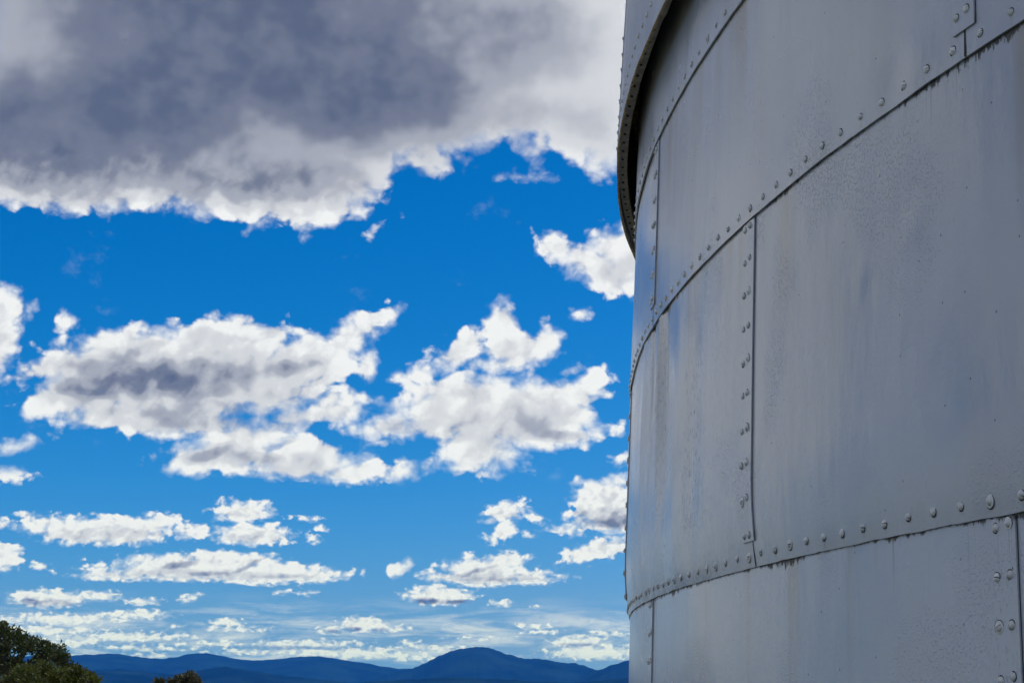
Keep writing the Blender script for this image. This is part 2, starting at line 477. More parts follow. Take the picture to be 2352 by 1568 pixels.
# ------------------------------------------------------------------ materials
def paint_material():
    """old grey gloss paint on sheet metal: streaks, mould and painted shade line under laps, blisters, tan rust bleed"""
    m, n, b = material("grey_paint")
    uvn = n.new("ShaderNodeUVMap", uv_map="metres")
    lap = n.new("ShaderNodeUVMap", uv_map="lap")
    uv = uvn.outputs[0]
    lv = n.sep(lap.outputs[0])
    below, side = lv[1], lv[0]
    broad = n.noise(uv, 1.3, 4, 0.55, "2D")
    streak = n.noise(n.vec("MULTIPLY", uv, (4.5, 0.40, 0)), 1.0, 4, 0.55, "2D", dist=0.15)
    fine = n.noise(n.vec("MULTIPLY", uv, (38.0, 2.2, 0)), 1.0, 4, 0.65, "2D")
    base = n.mix(n.ramp(broad, 0.3, 0.7), (0.35, 0.375, 0.425, 1), (0.40, 0.425, 0.48, 1))
    base = n.mix(n.math("MULTIPLY", n.ramp(streak, 0.50, 0.78), 0.26), base, (0.37, 0.345, 0.325, 1))
    base = n.mix(n.math("MULTIPLY", n.ramp(fine, 0.60, 0.8), 0.12), base, (0.30, 0.30, 0.31, 1))
    # rust-brown runs starting at the laps
    run_n = n.noise(n.vec("MULTIPLY", uv, (5.2, 0.22, 0)), 1.0, 3, 0.5, "2D")
    run = n.math("MULTIPLY", n.ramp(run_n, 0.56, 0.72), n.ramp(below, 0.55, 0.0))
    run = n.math("MULTIPLY", run, n.ramp(below, -0.005, 0.004))
    base = n.mix(n.math("MULTIPLY", run, 0.55), base, (0.30, 0.235, 0.16, 1))
    # tan bleed under single screws
    sp = n.new("ShaderNodeUVMap", uv_map="screws")
    spv = n.sep(sp.outputs[0])
    idn = n.math("FLOOR", n.math("ADD", spv[0], 0.5))
    wno = n.new("ShaderNodeTexWhiteNoise", noise_dimensions="1D")
    n.put(wno.inputs["W"], idn)
    dx = n.math("ABSOLUTE", n.math("SUBTRACT", spv[0], idn))
    st_ = n.math("MULTIPLY", n.ramp(dx, 0.085, 0.02), n.math("MULTIPLY", n.ramp(spv[1], 0.036, 0.026), n.ramp(spv[1], -0.004, 0.012)))
    st_ = n.math("MULTIPLY", st_, n.ramp(wno.outputs["Value"], 0.25, 0.9))
    base = n.mix(n.math("MULTIPLY", st_, 0.45), base, (0.28, 0.22, 0.155, 1))
    # black mould hanging below the lap, plus the lap's shade line painted in
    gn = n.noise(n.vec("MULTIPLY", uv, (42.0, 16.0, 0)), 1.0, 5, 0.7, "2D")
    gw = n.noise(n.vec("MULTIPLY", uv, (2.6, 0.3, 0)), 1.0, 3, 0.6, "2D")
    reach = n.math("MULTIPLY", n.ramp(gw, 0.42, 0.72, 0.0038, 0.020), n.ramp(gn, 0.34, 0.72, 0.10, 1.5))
    grime_shade = n.math("MULTIPLY", n.ramp(n.math("SUBTRACT", reach, below), -0.003, 0.006), n.ramp(below, -0.05, -0.02))
    base = n.mix(n.math("MULTIPLY", grime_shade, 0.93), base, (0.022, 0.019, 0.014, 1))
    # drip marks further down
    dn = n.noise(n.vec("MULTIPLY", uv, (60.0, 1.6, 0)), 1.0, 3, 0.6, "2D")
    drip = n.math("MULTIPLY", n.ramp(dn, 0.60, 0.72), n.ramp(below, 0.16, 0.01))
    drip = n.math("MULTIPLY", drip, n.ramp(gw, 0.42, 0.62))
    drip = n.math("MULTIPLY", drip, n.ramp(below, -0.01, 0.0))
    base = n.mix(n.math("MULTIPLY", drip, 0.40), base, (0.10, 0.09, 0.075, 1))
    # chips and pinholes
    vo = n.new("ShaderNodeTexVoronoi", voronoi_dimensions="2D", feature="F1")
    n.put(vo.inputs["Vector"], n.vec("MULTIPLY", uv, (1.0, 0.8, 0)))
    vo.inputs["Scale"].default_value = 11.0
    vo.inputs["Randomness"].default_value = 1.0
    vcol = n.new("ShaderNodeSeparateColor")
    n.put(vcol.inputs[0], vo.outputs["Color"])
    pit = n.math("MULTIPLY", n.ramp(n.math("MULTIPLY_ADD", gn, 0.03, vo.outputs["Distance"]), 0.050, 0.030), n.math("GREATER_THAN", vcol.outputs[0], 0.80))
    base = n.mix(n.math("MULTIPLY", pit, 0.8), base, (0.05, 0.04, 0.03, 1))
    rgh = n.ramp(broad, 0.3, 0.7, 0.18, 0.29)
    rgh = n.math("ADD", rgh, n.math("MULTIPLY", grime_shade, 0.4))
    n.put(b.inputs["Roughness"], rgh)
    b.inputs["IOR"].default_value = 1.6
    # relief
    peel = n.noise(uv, 95.0, 2, 0.5, "2D")
    blist_m = n.ramp(n.noise(uv, 1.9, 3, 0.5, "2D"), 0.52, 0.66)
    blist = n.noise(uv, 130.0, 2, 0.6, "2D")
    blist = n.math("MULTIPLY", n.ramp(blist, 0.54, 0.72), blist_m)
    # the most weathered stretch: the second course towards its left end
    uvs = n.sep(uv)
    worn = n.math("MULTIPLY", n.ramp(uvs[0], -13.75, -14.5), n.math("MULTIPLY", n.ramp(uvs[1], 0.30, 0.42), n.ramp(uvs[1], 1.36, 1.0)))
    worn = n.math("MAXIMUM", worn, n.math("MULTIPLY", n.math("MULTIPLY", n.ramp(uvs[0], -12.86, -12.80), n.ramp(uvs[1], 0.32, 0.22)), 0.7))
    flake_m = n.ramp(n.noise(n.vec("MULTIPLY", uv, (1.6, 0.8, 0)), 1.1, 3, 0.5, "2D"), 0.42, 0.60)
    flake = n.noise(n.vec("MULTIPLY", uv, (105.0, 36.0, 0)), 1.0, 3, 0.6, "2D")
    flake = n.math("MULTIPLY", n.ramp(flake, 0.60, 0.69), n.math("MULTIPLY", flake_m, n.math("MULTIPLY_ADD", worn, 0.95, 0.12)))
    base = n.mix(n.math("MULTIPLY", flake, 0.55), base, (0.12, 0.115, 0.11, 1))
    n.put(b.inputs["Base Color"], base)
    swell = n.noise(n.vec("MULTIPLY", uv, (7.0, 2.2, 0)), 1.0, 3, 0.5, "2D")
    h = n.math("MULTIPLY", peel, 0.00035)
    h = n.math("ADD", h, n.math("MULTIPLY", blist, 0.0012))
    h = n.math("ADD", h, n.math("MULTIPLY", flake, -0.0013))
    h = n.math("ADD", h, n.math("MULTIPLY", n.math("SUBTRACT", streak, 0.5), 0.0014))
    h = n.math("ADD", h, n.math("MULTIPLY", swell, 0.0036))
    runs = n.noise(n.vec("MULTIPLY", uv, (17.0, 0.8, 0)), 1.0, 4, 0.6, "2D")
    h = n.math("ADD", h, n.math("MULTIPLY", n.math("MULTIPLY", runs, worn), 0.0030))
    bp = n.new("ShaderNodeBump")
    bp.inputs["Strength"].default_value = 0.7
    bp.inputs["Distance"].default_value = 1.0
    n.put(bp.inputs["Height"], h)
    n.put(b.inputs["Normal"], bp.outputs[0])
    return m


def screw_material():
    m, n, b = material("screw_paint")
    oi = n.new("ShaderNodeObjectInfo")
    tcn = n.new("ShaderNodeTexCoord")
    nz = n.noise(tcn.outputs["Object"], 160.0, 3, 0.6)
    c = n.mix(n.ramp(oi.outputs["Random"], 0.0, 1.0), (0.52, 0.52, 0.51, 1), (0.68, 0.68, 0.67, 1))
    c = n.mix(n.math("MULTIPLY", n.ramp(nz, 0.55, 0.75), n.ramp(oi.outputs["Random"], 0.35, 1.0)), c, (0.16, 0.105, 0.055, 1))
    n.put(b.inputs["Base Color"], c)
    b.inputs["Roughness"].default_value = 0.42
    return m


def flat_material(name, col, rough=0.6, var=0.15, scale=8.0):
    m, n, b = material(name)
    tcn = n.new("ShaderNodeTexCoord")
    nz = n.noise(tcn.outputs["Object"], scale, 5, 0.6)
    lo = tuple(c * (1 - var) for c in col) + (1,)
    hi = tuple(min(1, c * (1 + var)) for c in col) + (1,)
    n.put(b.inputs["Base Color"], n.mix(n.ramp(nz, 0.3, 0.7), lo, hi))
    b.inputs["Roughness"].default_value = rough
    return m


M_PAINT = paint_material()
M_SCREW = screw_material()
M_GAP_SHADE = flat_material("gap_shade", (0.018, 0.016, 0.013), 0.9, 0.4, 40)  # near-black for joint gaps and for painted edge and contact shade
M_RUST = flat_material("rusty_edge", (0.40, 0.31, 0.20), 0.8, 0.5, 60)
M_FLANGE = flat_material("flange_primer", (0.46, 0.42, 0.38), 0.6, 0.25, 20)
M_DARK = flat_material("sun_block_dark", (0.03, 0.028, 0.025), 0.9, 0.3, 6)
M_ROOF = flat_material("roof_metal", (0.45, 0.46, 0.48), 0.45, 0.1, 3)

# ------------------------------------------------------------------ ground
gm, gn_, gb = material("dry_grass_ground")
gtc = gn_.new("ShaderNodeTexCoord")
g1 = gn_.noise(gtc.outputs["Object"], 0.35, 6, 0.6)
g2 = gn_.noise(gtc.outputs["Object"], 0.004, 5, 0.6)
gc = gn_.mix(gn_.ramp(g1, 0.35, 0.65), (0.15, 0.14, 0.07, 1), (0.27, 0.235, 0.14, 1))
gc = gn_.mix(gn_.ramp(g2, 0.40, 0.62), gc, (0.035, 0.055, 0.03, 1))
gn_.put(gb.inputs["Base Color"], gc)
gb.inputs["Roughness"].default_value = 0.95
S = 26000.0
k = 40
gv, gf = [], []
for j in range(k + 1):
    for i in range(k + 1):
        u, v = (i / k * 2 - 1), (j / k * 2 - 1)
        x, y = S * u * abs(u) ** 1.5, S * v * abs(v) ** 1.5
        rr = math.hypot(x, y)
        z = -40.0 * min(1.0, max(0.0, (rr - 160.0) / 1500.0)) if rr > 160 else 0.0
        gv.append((x, y, z))
for j in range(k):
    for i in range(k):
        a = j * (k + 1) + i
        gf.append((a, a + 1, a + k + 2, a + k + 1))
tag(link("ground", mesh("ground", gv, gf), None, [gm]), "dry grassy ground around the tower", kind="structure")

# ------------------------------------------------------------------ hills
hm, hn, hb = material("forested_hill")
htc = hn.new("ShaderNodeTexCoord")
h1 = hn.noise(htc.outputs["Object"], 0.004, 8, 0.65)
h2 = hn.noise(htc.outputs["Object"], 0.0011, 5, 0.6)
hc = hn.mix(hn.ramp(h1, 0.35, 0.65), (0.002, 0.009, 0.012, 1), (0.009, 0.026, 0.026, 1))
hc = hn.mix(hn.math("MULTIPLY", hn.ramp(h2, 0.60, 0.72), 0.35), hc, (0.03, 0.04, 0.03, 1))
hn.put(hb.inputs["Base Color"], hc)
hb.inputs["Roughness"].default_value = 1.0
hb.inputs["Specular IOR Level"].default_value = 0.0


def ridge(points, dist, depth, rough, seed, label):
    """a wooded ridge whose crest follows the given skyline at that distance, falling away in front and behind"""
    pts = sorted(points)
    xs = np.array([q[0] for q in pts], float)
    ys = np.array([q[1] for q in pts], float)
    NX, NY = 420, 18
    px = np.linspace(xs[0], xs[-1], NX)
    # smooth interpolation of the skyline
    py = np.interp(px, xs, ys)
    ker = np.hanning(13)
    ker /= ker.sum()
    py = np.convolve(np.pad(py, 6, mode="edge"), ker, mode="valid")
    verts, faces = [], []
    for i in range(NX):
        top = at(px[i], py[i], dist)
        hgt = top.z + 40.0
        a = math.atan2(top.x, top.y)
        for j in range(NY):
            t = j / (NY - 1) * 2 - 1          # -1 front foot .. 0 crest .. 1 rear foot
            s = 1 - abs(t)
            fall = s * s * (3 - 2 * s)
            spur = mnoise.fractal(Vector((a * dist / 900.0, t * 2.0, seed)), 0.9, 2.1, 5)
            tree = mnoise.noise(Vector((a * dist / 28.0, t * 40.0, seed + 9.0)))
            z = -42.0 + hgt * fall * (1 + 0.20 * spur * (1 - fall) * 1.6) + rough * tree * min(1.0, s * 3 + 0.2) * (0.35 if s > .98 else 1)
            rr = dist + depth * t + spur * 160.0 * (1 - s)
            verts.append((math.sin(a) * rr, math.cos(a) * rr, z))
    for i in range(NX - 1):
        for j in range(NY - 1):
            b0 = i * NY + j
            faces.append((b0, b0 + 1, b0 + NY + 1, b0 + NY))
    o = link("hills", mesh("hills", verts, faces), None, [hm])
    tag(o, label, kind="structure")
    return o


ridge([(-900, 1512), (-500, 1490), (-200, 1500), (60, 1506), (158, 1503), (198, 1503), (242, 1498), (286, 1500), (330, 1510), (362, 1513), (395, 1510), (439, 1499), (468, 1496), (494, 1500), (517, 1507), (550, 1514), (600, 1515), (641, 1513), (680, 1507), (716, 1504), (750, 1507), (782, 1513), (849, 1523), (915, 1536), (940, 1535), (960, 1530), (1000, 1540), (1200, 1545), (1500, 1535), (1900, 1510), (2400, 1500), (3000, 1505), (3600, 1515)],
      11000, 2600, 7.0, 1.3, "far blue wooded ridge with a row of low rounded summits along the skyline")
ridge([(800, 1575), (900, 1545), (948, 1533), (970, 1524), (994, 1512), (1018, 1501), (1040, 1492), (1070, 1487), (1098, 1484.5), (1119, 1485), (1140, 1492), (1160, 1500), (1202, 1510), (1225, 1511), (1243, 1512), (1262, 1516), (1285, 1518), (1326, 1523), (1350, 1530), (1372, 1537), (1395, 1545), (1500, 1560)],
      9500, 2200, 6.0, 4.1, "single broad blue mountain with the highest summit, right of centre")
ridge([(1290, 1580), (1340, 1553), (1372, 1538), (1401, 1527), (1442, 1514), (1500, 1500), (1700, 1488), (2100, 1480), (2800, 1500), (3500, 1520)],
      8600, 1900, 6.0, 7.7, "dark blue hillside rising to the right behind the tower's left edge")
ridge([(-900, 1545), (-300, 1535), (160, 1540), (280, 1536), (330, 1539), (372, 1546), (400, 1548), (440, 1540), (480, 1533), (516, 1529), (560, 1535), (640, 1548), (720, 1557), (800, 1566), (900, 1580)],
      7000, 1700, 5.0, 11.2, "nearer dark blue ridge crossing below the far skyline on the left")
ridge([(-900, 1570), (100, 1572), (260, 1565), (420, 1562), (600, 1572), (760, 1571), (900, 1560), (1030, 1552), (1180, 1560), (1330, 1566), (1460, 1552), (1700, 1545), (2400, 1550), (3400, 1560)],
      5600, 1200, 4.0, 15.9, "lowest and nearest dark blue foothills along the bottom edge")

# ------------------------------------------------------------------ haze: one even body of air
hz_m = bpy.data.materials.new("haze_air")
hz_m.use_nodes = True
ht = hz_m.node_tree
ht.nodes.clear()
pv = ht.nodes.new("ShaderNodeVolumePrincipled")
pv.inputs["Color"].default_value = (0.02, 0.215, 0.95, 1)
pv.inputs["Absorption Color"].default_value = (0.55, 0.80, 1.0, 1)
pv.inputs["Density"].default_value = 5.0e-5
pv.inputs["Anisotropy"].default_value = 0.0
ho = ht.nodes.new("ShaderNodeOutputMaterial")
ht.links.new(pv.outputs[0], ho.inputs["Volume"])
HB = 27000.0
zb, zt = -60.0, 620.0
hv = [(sx_ * HB, sy_ * HB, z_) for z_ in (zb, zt) for sy_ in (-1, 1) for sx_ in (-1, 1)]
hf = [(0, 2, 3, 1), (4, 5, 7, 6), (0, 1, 5, 4), (2, 6, 7, 3), (0, 4, 6, 2), (1, 3, 7, 5)]
tag(link("haze", mesh("haze", hv, hf, smooth=False), None, [hz_m]), "thin blue haze lying over the distant hills", "haze", kind="stuff")

# ------------------------------------------------------------------ the tower
TC = Vector((12.198 * math.sin(1.039), 12.198 * math.cos(1.039), 0.0))
tower = link("metal_tower", None)
tower.location = TC
tag(tower, "huge round grey-painted tower of lapped curved metal plates held by slotted screws", "tower")
Z = EYE                                # heights below are given from eye level


def rc(z):
    return 10.0 * (1 - 0.0525 * (z / 10.0 - 0.1356))


LAPS = {"base": (-1.7, -0.64), "C": (-0.64, 0.362), "B": (0.362, 1.356), "A": (1.356, 2.077), "T": (2.077, 3.30), "D": (2.36, 5.60)}


def radius(row, z):
    if row == "base":
        return 10.055 + (-0.64 - z) * 0.04
    if row == "C":
        return 10.025 + (0.362 - z) * 0.04 + (0.0 if z > -0.5 else 0.0)
    if row == "B":
        s = max(0.0, (0.26 - (z - 0.362)) / 0.26)
        return rc(z) - 0.022 * s * s
    if row == "A":
        return rc(z) + 0.0075
    if row == "T":
        return rc(z) + 0.015
    return 10.052 - 0.07 * (z - 2.36)


JOINT = {"base": -79.05, "C": -72.05, "B": -79.12, "A": -72.33, "T": -79.40, "D": -79.60}
STEP = 14.4


def dent(row, adeg, z):
    """oil-canning and knocks of the sheet, metres"""
    u = R(adeg) * 10.0
    d = 0.0045 * mnoise.noise(Vector((u * 1.1, z * 0.9, 3.0)))
    d += 0.0022 * mnoise.noise(Vector((u * 3.2, z * 1.2, 8.0)))
    if row == "B":
        # creases hanging from the joint of the row above
        for (a0, w, amp, zc, zw) in ((-86.95, 0.16, -0.014, 1.18, 0.30), (-85.9, 0.22, 0.012, 1.10, 0.36), (-85.2, 0.25, -0.012, 1.00, 0.34), (-88.3, 0.35, 0.009, 0.95, 0.4), (-84.0, 0.5, 0.008, 0.85, 0.4), (-82.6, 0.5, -0.007, 0.8, 0.4)):
            d += amp * math.exp(-((adeg - a0) / w) ** 2 - ((z - zc) / zw) ** 2)
        for (a0, z0, w, amp) in ((-75.0, 0.98, 0.045, 0.0016), (-74.85, 0.96, 0.035, -0.0014), (-73.6, 1.05, 0.05, 0.003), (-75.8, 1.22, 0.08, -0.0014), (-74.1, 1.2, 0.08, 0.0014)):
            q = ((R(adeg - a0) * 10) ** 2 + (z - z0) ** 2) / w ** 2
            if q < 12:
                d += amp * math.exp(-q)
        s = max(0.0, 1 - (z - 0.362) / 0.16)
        d += 0.003 * s * mnoise.noise(Vector((u * 9.0, 0.0, 5.0)))
    if row == "A":
        for (a0, z0, w, amp) in ((-73.4, 1.43, 0.06, 0.004), (-74.1, 1.42, 0.06, -0.004), (-76.5, 1.47, 0.09, 0.004)):
            q = ((R(adeg - a0) * 10) ** 2 + (z - z0) ** 2) / w ** 2
            if q < 12:
                d += amp * math.exp(-q)
    if row in ("T", "D"):
        d += 0.006 * mnoise.noise(Vector((u * 0.8, z * 0.5, 12.0)))
    return d


def surf(row, adeg, z, off=0.0):
    r = radius(row, z) + dent(row, adeg, z) + off
    a = R(adeg)
    return Vector((math.sin(a) * r, -math.cos(a) * r, z + Z))


def shell(row, a0, a1, z0, z1, thick, na, nz, lap_z, proud=0.0, wavy=0.002, joint=None):
    """curved sheet with real thickness: face, bottom edge, two side edges"""
    V, F, U1, U2, U3 = [], [], [], [], []
    first = {"B": -71.64, "A": -71.41, "T": -80.62}.get(row)
    for j in range(nz + 1):
        for i in range(na + 1):
            ad = a0 + (a1 - a0) * i / na
            t = j / nz
            zz = z0 + (z1 - z0) * t
            if j == 0:
                zz += wavy * mnoise.noise(Vector((ad * 1.7, z0 * 3, 2.0))) + wavy * .5 * mnoise.noise(Vector((ad * 7.0, z0 * 3, 4.0)))
            V.append(surf(row, ad, zz, proud))
            U1.append((R(ad) * 10.0, zz))
            U2.append((0.0, lap_z - zz))
            U3.append(((ad - first) / 0.596, zz - LAPS[row][0]) if first is not None and proud == 0.0 else (0.5, 9.0))
    n1 = na + 1
    for j in range(nz):
        for i in range(na):
            b0 = j * n1 + i
            F.append((b0, b0 + 1, b0 + n1 + 1, b0 + n1))
    # inner rim
    rim = [j * n1 for j in range(nz, 0, -1)] + list(range(n1)) + [j * n1 + na for j in range(1, nz + 1)]
    base = len(V)
    for q in rim:
        v = V[q]
        rad = Vector((v.x, v.y, 0)).normalized()
        V.append(v - rad * thick)
        U1.append(U1[q])
        U2.append((0.0, U2[q][1]))
        U3.append(U3[q])
    # own copies of the outer rim so the edge shades sharply
    base2 = len(V)
    for q in rim:
        V.append(V[q].copy())
        U1.append(U1[q])
        U2.append((0.0, U2[q][1]))
        U3.append(U3[q])
    for q in range(len(rim) - 1):
        F.append((base2 + q, base + q, base + q + 1, base2 + q + 1))
    return V, F, {"metres": U1, "lap": U2, "screws": U3}


# screw heads: domed, slotted; some on a washer, some painted over
def screw_mesh(name, rad, hgt, slot, washer):
    bm = bmesh.new()
    ns = 12
    rings = 4

    def half(sign):
        # half dome on one side of the slot
        prof = [(math.sin(t / rings * math.pi / 2) * rad, math.cos(t / rings * math.pi / 2) * hgt) for t in range(rings + 1)]
        grid = []
        for t, (rr, hh) in enumerate(prof):
            row_ = []
            for s in range(ns // 2 + 1):
                th = math.pi * s / (ns // 2)
                x, y = math.cos(th) * rr, math.sin(th) * rr
                y = max(y, slot)
                row_.append(bm.verts.new((x, sign * y, hh)))
            grid.append(row_)
        for t in range(rings):
            for s in range(ns // 2):
                vs = (grid[t][s], grid[t + 1][s], grid[t + 1][s + 1], grid[t][s + 1])
                try:
                    bm.faces.new(vs if sign > 0 else vs[::-1])
                except ValueError:
                    pass
        # slot wall
        wall = [grid[t][0] for t in range(rings + 1)] + [grid[t][-1] for t in range(rings, -1, -1)]
        try:
            bm.faces.new(wall if sign < 0 else wall[::-1])
        except ValueError:
            pass

    half(1)
    half(-1)
    bmesh.ops.remove_doubles(bm, verts=bm.verts, dist=1e-6)
    # slot floor
    fl = hgt * (0.35 if slot > 0.0004 else 0.9)
    q = [bm.verts.new((sx1 * rad * 0.93, sy1 * slot * 1.05, fl)) for sx1, sy1 in ((-1, -1), (1, -1), (1, 1), (-1, 1))]
    f = bm.faces.new(q)
    f.material_index = 1
    # dark ring painted as the contact shade round the head
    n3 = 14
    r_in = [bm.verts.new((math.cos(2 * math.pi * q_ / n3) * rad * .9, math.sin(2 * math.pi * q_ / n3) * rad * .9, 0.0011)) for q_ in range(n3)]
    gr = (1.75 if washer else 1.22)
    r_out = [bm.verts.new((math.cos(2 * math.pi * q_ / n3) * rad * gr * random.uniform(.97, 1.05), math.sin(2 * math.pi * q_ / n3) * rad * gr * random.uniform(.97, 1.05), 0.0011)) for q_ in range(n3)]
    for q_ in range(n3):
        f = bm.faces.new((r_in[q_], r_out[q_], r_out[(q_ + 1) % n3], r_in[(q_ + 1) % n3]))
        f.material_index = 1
    if washer:
        wr, wh = rad * 1.55, 0.0022
        prof = [(wr, -0.001), (wr, wh * .7), (wr * .94, wh), (rad * .9, wh)]
        prev = None
        n2 = 16
        for rr, hh in prof:
            ring = [bm.verts.new((math.cos(2 * math.pi * s / n2) * rr, math.sin(2 * math.pi * s / n2) * rr, hh)) for s in range(n2)]
            if prev:
                for s in range(n2):
                    bm.faces.new((prev[s], prev[(s + 1) % n2], ring[(s + 1) % n2], ring[s]))
            prev = ring
    bmesh.ops.recalc_face_normals(bm, faces=[f for f in bm.faces if f.material_index == 0])
    me = bpy.data.meshes.new(name)
    bm.to_mesh(me)
    bm.free()
    me.polygons.foreach_set("use_smooth", np.ones(len(me.polygons), dtype=bool))
    me.materials.append(M_SCREW)
    me.materials.append(M_GAP_SHADE)
    return me


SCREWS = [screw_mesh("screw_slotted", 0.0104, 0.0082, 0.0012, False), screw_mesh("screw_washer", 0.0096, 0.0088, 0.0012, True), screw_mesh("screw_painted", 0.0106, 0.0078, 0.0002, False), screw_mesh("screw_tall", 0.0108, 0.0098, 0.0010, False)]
n_screws = 0


def screw(parent, row, adeg, z, off=0.0, kind=None):
    global n_screws
    n_screws += 1
    adeg += random.uniform(-0.012, 0.012)
    z += random.uniform(-0.0025, 0.0025)
    pos = surf(row, adeg, z, off - 0.0008)
    a = R(adeg)
    nrm = Vector((math.sin(a), -math.cos(a), 0.0))
    upv = Vector((0, 0, 1))
    rightv = upv.cross(nrm)
    M = Matrix((rightv, upv, nrm)).transposed().to_4x4()
    M = Matrix.Translation(pos) @ M @ Matrix.Rotation(random.uniform(0, math.pi), 4, "Z") @ Matrix.Rotation(random.uniform(-0.08, 0.08), 4, "X")
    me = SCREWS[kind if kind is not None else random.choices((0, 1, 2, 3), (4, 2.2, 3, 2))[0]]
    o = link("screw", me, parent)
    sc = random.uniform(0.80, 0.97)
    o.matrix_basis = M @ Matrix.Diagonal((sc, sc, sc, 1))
    return o


A_LO, A_HI = -108.0, -44.0
plates = {}
# which laps carry a screw line, measured from the lap edge upwards
for row in ("base", "C", "B", "A", "T"):
    z0, z1 = LAPS[row]
    top = z1 + 0.045 if row != "T" else z1
    j0 = JOINT[row]
    kmin, kmax = math.floor((A_LO - j0) / STEP), math.ceil((A_HI - j0) / STEP)
    for kk in range(kmin, kmax):
        a0, a1 = j0 + kk * STEP, j0 + (kk + 1) * STEP
        seen = a1 > -97 and a0 < -68
        na, nz = (110, 44) if seen else (24, 8)
        if row == "base":
            na, nz = 24, 6
        V, F, U = shell(row, a0 + 0.008, a1 - 0.008, z0, top, 0.006, na, nz, z1)
        o = link("wall_plate", mesh("wall_plate", V, F, U), tower, [M_PAINT])
        plates[(row, kk)] = (o, a0, a1)


def plate_at(row, adeg):
    for (rw, kk), (o, a0, a1) in plates.items():
        if rw == row and a0 <= adeg < a1:
            return o
    return tower


# screw lines just above each lap
for row, dz, first, lo in (("B", 0.033, -71.64, -96.0), ("A", 0.033, -71.41, -96.0), ("T", 0.036, -80.62, -95.5)):
    a = first
    hi = -68.0
    while a < hi - 0.6 and row != "T":
        a += 0.596
    while a > lo:
        screw(plate_at(row, a), row, a, LAPS[row][0] + dz)
        a -= 0.596

# cover strips over the vertical joints: right edge, width, row, z range
STRIPS = [("B", -64.60, 0.56, 0.432, 1.352, 0.20, 0.43),
          ("B", -79.00, 0.56, 0.432, 1.352, 0.20, 0.43), ("B", -93.40, 0.56, 0.432, 1.352, 0.20, 0.43),
          ("A", -72.10, 0.46, 1.418, 2.074, 0.14, 0.37), ("A", -86.55, 0.56, 1.432, 2.074, 0.24, 0.46),
          ("C", -71.82, 0.46, -0.60, 0.357, 0.13, 0.36), ("C", -86.85, 0.46, -0.60, 0.357, 0.13, 0.36)]
for row, right, wid, z0, z1, s1, s2 in STRIPS:
    V, F, U = shell(row, right - wid, right, z0, z1, 0.006, 6, 22, z1 + (0.005 if row == "C" else 0.0), proud=0.005, wavy=0.0006)
    st = link("cover_strip", mesh("cover_strip", V, F, U), tower, [M_PAINT])
    zz = z1 - (0.014 if row != "A" else 0.023)
    while zz > max(z0 + 0.018, -0.12):
        screw(st, row, right - s1, zz, 0.005)
        screw(st, row, right - s2, zz - 0.004, 0.005)
        zz -= 0.0985
    # dark strip painted for the shade along the open right edge
    V, F = [], []
    for q in range(23):
        zz = z0 + (z1 - z0) * q / 22
        for ad in (right + 0.002, right + 0.015 + 0.005 * mnoise.noise(Vector((right, zz * 9, 1)))):
            V.append(surf(row, ad, zz, 0.0012))
    for q in range(22):
        F.append((q * 2, q * 2 + 1, q * 2 + 3, q * 2 + 2))
    link("joint_gap_shade", mesh("joint_gap_shade", V, F), tower, [M_GAP_SHADE])
    # short stretch of butt joint left bare below the strip
    if row in ("A", "B"):
        jb = JOINT[row] + round((right - JOINT[row]) / STEP) * STEP
        if row == "A" and right < -80:
            jb = -86.77
        V, F = [], []
        zs = np.linspace(LAPS[row][0] + 0.001, z0 + 0.002, 8)
        for zz in zs:
            wd = 0.010 + 0.012 * (z0 - zz) / (z0 - LAPS[row][0])
            for ad in (jb - wd, jb + wd):
                V.append(surf(row, ad, float(zz), 0.0014))
        F = [(q * 2, q * 2 + 1, q * 2 + 3, q * 2 + 2) for q in range(7)]
        link("joint_gap_shade", mesh("joint_gap_shade", V, F), tower, [M_GAP_SHADE])

# upper drum: larger, overhanging ring
for kk in range(-3, 4):
    a0, a1 = JOINT["D"] + kk * STEP, JOINT["D"] + (kk + 1) * STEP
    if a1 < -112 or a0 > -44:
        continue
    V, F, U = shell("D", a0 + 0.006, a1 - 0.006, 2.36, 5.60, 0.007, 110, 60, 5.6, wavy=0.004)
    o = link("drum_plate", mesh("drum_plate", V, F, U), tower, [M_PAINT])
    plates[("D", kk)] = (o, a0, a1)
    # rusty raw bottom edge
    V, F = [], []
    nn = 110
    for i in range(nn + 1):
        ad = a0 + (a1 - a0) * i / nn
        zw = 2.36 + 0.004 * mnoise.noise(Vector((ad * 1.7, 2.36 * 3, 2.0))) + .002 * mnoise.noise(Vector((ad * 7.0, 2.36 * 3, 4.0)))
        for off, dz in ((0.0012, 0.004), (0.0016, -0.002), (-0.009, -0.002), (-0.009, 0.004)):
            V.append(surf("D", ad, zw + dz + 0.0012 * mnoise.noise(Vector((ad * 40, 1, off * 900))), off))
    for i in range(nn):
        for q in range(3):
            F.append((i * 4 + q, i * 4 + q + 1, i * 4 + 4 + q + 1, i * 4 + 4 + q))
    link("rusty_edge", mesh("rusty_edge", V, F), o, [M_RUST])
a = -80.6
while a > -96.5:
    screw(plate_at("D", a), "D", a, 2.482)
    a -= 0.535
# strip standing on the drum's left outline
V, F, U = shell("D", -94.55, -93.55, 2.45, 5.5, 0.008, 6, 40, 5.5, proud=0.006, wavy=0.0006)
st = link("cover_strip", mesh("cover_strip", V, F, U), tower, [M_PAINT])
zz = 2.50
while zz < 3.1:
    screw(st, "D", -93.85, zz, 0.006, 3)
    screw(st, "D", -94.3, zz + 0.02, 0.006, 3)
    zz += 0.078


